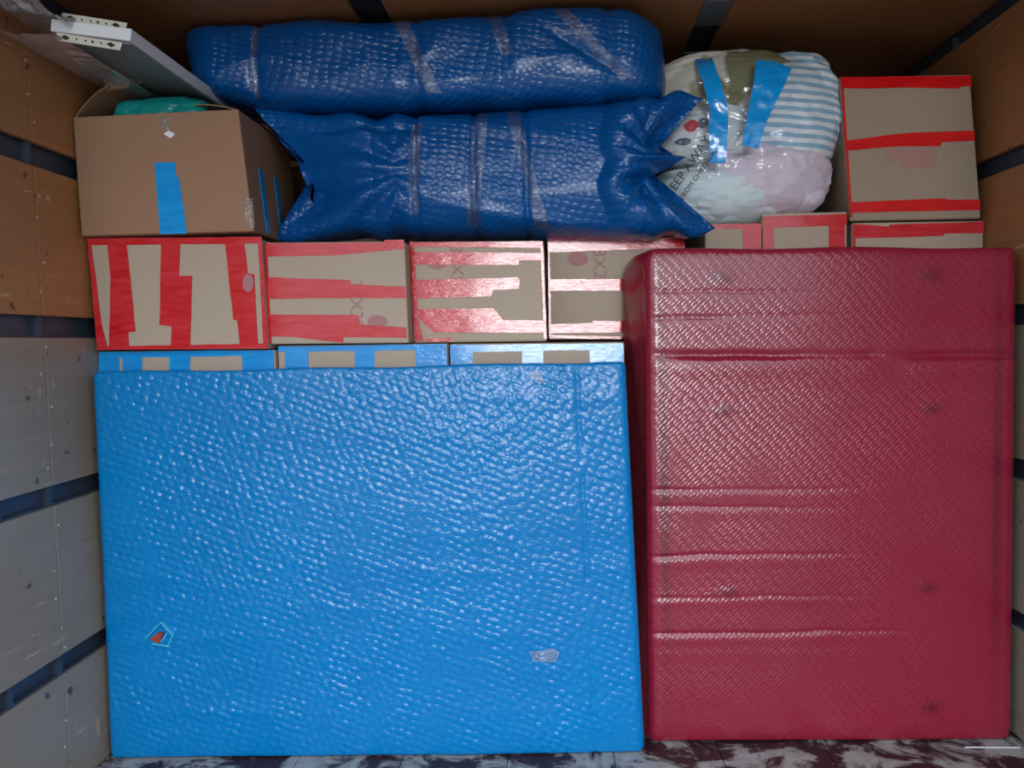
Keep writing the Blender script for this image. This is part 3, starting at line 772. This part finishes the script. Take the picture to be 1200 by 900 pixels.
# teal thing inside the open box
def lump(name, c_, r_, mat, seed, amp=.06, p=.6, parent=None, nu=60, nv=60, fr=6, smooth=True):
    """soft folded textile / bag: displaced super-ellipsoid"""
    bm = bmesh.new(); th = np.linspace(0, 2*math.pi, nu, endpoint=False); ph = np.linspace(-math.pi/2, math.pi/2, nv)
    TH, PH = np.meshgrid(th, ph, indexing='ij'); sg = lambda a: np.sign(a)*np.abs(a)**p
    x = sg(np.cos(PH))*sg(np.cos(TH)); z = sg(np.cos(PH))*sg(np.sin(TH)); y = sg(np.sin(PH))
    h = 1+amp*(fbm(x*fr+seed, z*fr*1.4+y*2, seed)-.45)*2+amp*.7*(ridge(x*fr*.8+z*2, z*fr*1.5+y*3, seed+5)-.5)
    P = np.stack([x*h*r_[0], y*h*r_[1], z*h*r_[2]], -1)
    vs = [[bm.verts.new(tuple(P[i,j]+np.array(c_))) for j in range(nv)] for i in range(nu)]
    for i in range(nu):
        for j in range(nv-1): bm.faces.new((vs[i][j], vs[(i+1)%nu][j], vs[(i+1)%nu][j+1], vs[i][j+1]))
    bmesh.ops.remove_doubles(bm, verts=bm.verts, dist=.0004)
    me = mesh_from(bm, name); o = link(name, me, mat, parent, smooth)
    if parent is None: me.transform(Matrix.Translation(-Vector(c_))); o.location = c_
    else: me.transform(Matrix.Translation(-parent.location))
    return o
tag(lump('plastic_bag', (-1.04, 2.05, 1.684), (.135,.11,.098), M['teal'], 3, .05, .4), 'shiny teal plastic bag poking out of the open brown box', 'bag')

# ---------------------------------------------------------------- clear bag of bedding
YC, BA, BB, BC = 2.32, .280, .235, .248     # half sizes x, y, z
BXc = at(869,158,2.2).x; BZc = 1.437+BC*.955
def px2(x, y): p = at(x, y, 2.14); return p.x, p.z
items = [
 ('folded_blanket', (860,86), (76,34), 'cl_cream', 11, 'cream cloth with a dull green blotch, at the top of the clear bag', .15),
 ('folded_blanket', (940,120), (52,62), 'cl_stripe', 17, 'blue and white striped cloth at the right of the clear bag', .16),
 ('pillow', (838,146), (64,32), 'cl_white', 23, 'white cloth with a small red motif in the middle of the clear bag', .16),
 ('folded_blanket', (908,203), (70,40), 'cl_pink', 29, 'pale pink folded cloth in the lower right of the clear bag', .15),
 ('pillow', (850,222), (76,32), 'cl_ice', 35, 'ice-white folded cloth at the bottom of the clear bag', .16)]
its = []
for nm, (cx,cy), (hx,hy), mt, sd_, lab, dy in items:
    x, z = px2(cx, cy); k = 2.14/870
    o = lump(nm, (x, 2.16+dy*.72, z), (hx*k*1.10, dy*.72, hy*k*1.12), M[mt], sd_, .07, .72, fr=4)
    tag(o, lab, 'pillow' if nm == 'pillow' else 'blanket'); its.append(o)
wp = its[2]
def front_patch(o, name, cx, cy, rx, ry, mat, n=14, seed=1):
    """small printed motif laid on a cloth's own front surface"""
    bpy.context.view_layer.update(); bm = bmesh.new(); L = o.location
    c0 = None; ring = []
    def hit(px, py):
        p = at(px, py, 1.9); d_ = (p-Vector((0,0,H))).normalized(); ok, loc, nor, _ = o.ray_cast(p-L, d_)
        return (loc-d_*.0015) if ok else None
    c0 = hit(cx, cy)
    for i in range(n):
        k = 1+.35*(float(vn(i*.9, seed, 3))-.5); q_ = hit(cx+rx*k*math.cos(2*math.pi*i/n), cy+ry*k*math.sin(2*math.pi*i/n))
        if q_ is not None: ring.append(q_)
    if c0 is None or len(ring) < 5: return
    v0 = bm.verts.new(c0); vs = [bm.verts.new(p) for p in ring]
    for i in range(len(vs)): bm.faces.new((v0, vs[i], vs[(i+1)%len(vs)]))
    me = mesh_from(bm, name); link(name, me, mat, o)
for a_ in (('red_motif', 811, 147, 9, 7, M['cl_red'], 14, 1), ('blue_motif', 824, 144, 6, 6, M['cl_navy'], 14, 4), ('grey_motif', 801, 166, 10, 4, M['cl_navy'], 14, 6)):
    bpy.context.view_layer.update(); best = None
    for o in its:
        p = at(a_[1], a_[2], 1.9); d_ = (p-Vector((0,0,H))).normalized(); ok, loc, nor, _ = o.ray_cast(p-o.location, d_)
        if ok and (best is None or (loc+o.location).y < best[0]): best = ((loc+o.location).y, o)
    if best: front_patch(best[1], *a_)

bag = empty('clear_plastic_bag', (BXc, YC, 1.437))
tag(bag, 'round clear plastic bag stuffed with bedding, with two blue tape strips across', 'bag')
def bag_r(x, z): return 1+.035*(fbm(x*7, z*7, 51)-.45)+.03*(ridge(x*9+z*5, z*9-x*4, 55)-.5)
def bag_pt(TH, PH, grow=1.0):
    sg = lambda a: np.sign(a)*np.abs(a)**.8; s5 = lambda a: np.sign(a)*np.abs(a)**.5
    x = s5(np.cos(PH))*sg(np.cos(TH)); z = s5(np.cos(PH))*sg(np.sin(TH)); y = sg(np.sin(PH))
    h = bag_r(x, z)*grow; zz = np.maximum(z*h, -.955)
    return np.stack([BXc+x*h*BA, YC+y*h*BB, BZc+zz*BC], -1)
th = np.linspace(0, 2*math.pi, 150, endpoint=False); ph = np.linspace(-math.pi/2, math.pi/2, 110); TH, PH = np.meshgrid(th, ph, indexing='ij')
P = bag_pt(TH, PH); nu, nv = TH.shape
me = bpy.data.meshes.new('bag_film')
me.from_pydata(P.reshape(-1,3).tolist(), [], [(i*nv+j, ((i+1)%nu)*nv+j, ((i+1)%nu)*nv+j+1, i*nv+j+1) for i in range(nu) for j in range(nv-1)]); me.update()
me.transform(Matrix.Translation(-bag.location)); film = link('bag_film', me, M['cbag'], bag, True)
bpy.context.view_layer.update()
def bag_hit(px, py, off=.002):
    o3 = Vector((0,0,H)); p = at(px, py, 2.0); d_ = (p-o3).normalized()
    ok, loc, nor, _ = film.ray_cast(o3-bag.location, d_)
    if ok: return loc-d_*off
    q_ = at(px, py, YC-.02); return q_-bag.location
def bag_tape(centre, width, mat, name='tape_strip', n=22, m=5, off=.003):
    xs = [c_[0] for c_ in centre]; ys = [c_[1] for c_ in centre]; ws = width
    bm = bmesh.new(); g = []
    for i in range(n+1):
        t_ = i/n*(len(centre)-1); x = np.interp(t_, range(len(xs)), xs); y = np.interp(t_, range(len(ys)), ys); w_ = np.interp(t_, range(len(ws)), ws)
        x2 = np.interp(t_+.05, range(len(xs)), xs)-np.interp(t_-.05, range(len(xs)), xs); y2 = np.interp(t_+.05, range(len(ys)), ys)-np.interp(t_-.05, range(len(ys)), ys)
        L = math.hypot(x2,y2)+1e-6; nx, ny = y2/L, -x2/L
        g.append([bm.verts.new(bag_hit(x+nx*w_*(k/m-.5), y+ny*w_*(k/m-.5), off)) for k in range(m+1)])
    for i in range(n):
        for k in range(m): bm.faces.new((g[i][k],g[i+1][k],g[i+1][k+1],g[i][k+1]))
    me = mesh_from(bm, name); return link(name, me, mat, bag, True)
bag_tape([(823,66),(834,95),(843,130),(842,160),(841,191)], [20,20,21,22,19], M['btape'])
bag_tape([(897,71),(895,100),(888,135),(879,172)], [22,24,24,20], M['btape'])
bag_tape([(916,75),(907,98),(898,120),(890,142)], [26,24,20,16], M['btape'], off=.005)
bag_tape([(983,146),(985,170)], [5,5], M['btape'])
for body, cx, cy, sz in (('KEEP AWAY', 806, 196, .034), ('FROM CHILDREN', 818, 205, .020)):
    me = text_mesh(body, sz, .0002); p = bag_hit(cx, cy, .006)
    me.transform(Matrix.Translation(p) @ Matrix.Rotation(-.95, 4, 'Y') @ Matrix.Rotation(math.pi/2+.0, 4, 'X') @ Matrix.Rotation(-.35, 4, 'Y')); me.materials.clear()
    link('printed_text', me, M['ink_black'], bag)

# thin white cord on the floor, lower right
cu = bpy.data.curves.new('cord', 'CURVE'); cu.dimensions = '3D'; cu.bevel_depth = .0018; sp = cu.splines.new('NURBS')
pts = [at(x, y, 1.0) for x, y in ()]
def floor_pt(px, py):
    r_ = CAM @ np.array([px-600.0, py-450.0, F]); k = -H/r_[2]; return Vector((r_[0]*k, r_[1]*k, .003))
pp = [floor_pt(x, y) for x, y in ((1122,868.5),(1138,871.5),(1158,873.5),(1176,873),(1192,874.5))]
pp = [Vector((p.x, min(p.y, 1.965), p.z)) for p in pp]
sp.points.add(len(pp)-1)
for a_, p in zip(sp.points, pp): a_.co = (*p, 1)
sp.order_u = 3; sp.use_endpoint_u = True
to = bpy.data.objects.new('tmp', cu); C.objects.link(to)
me = bpy.data.meshes.new_from_object(to.evaluated_get(bpy.context.evaluated_depsgraph_get())); bpy.data.objects.remove(to); me.materials.clear()
tag(link('cord', me, M['white'], None, True), 'thin white cord lying on the floor in front of the red bundle', 'cord')
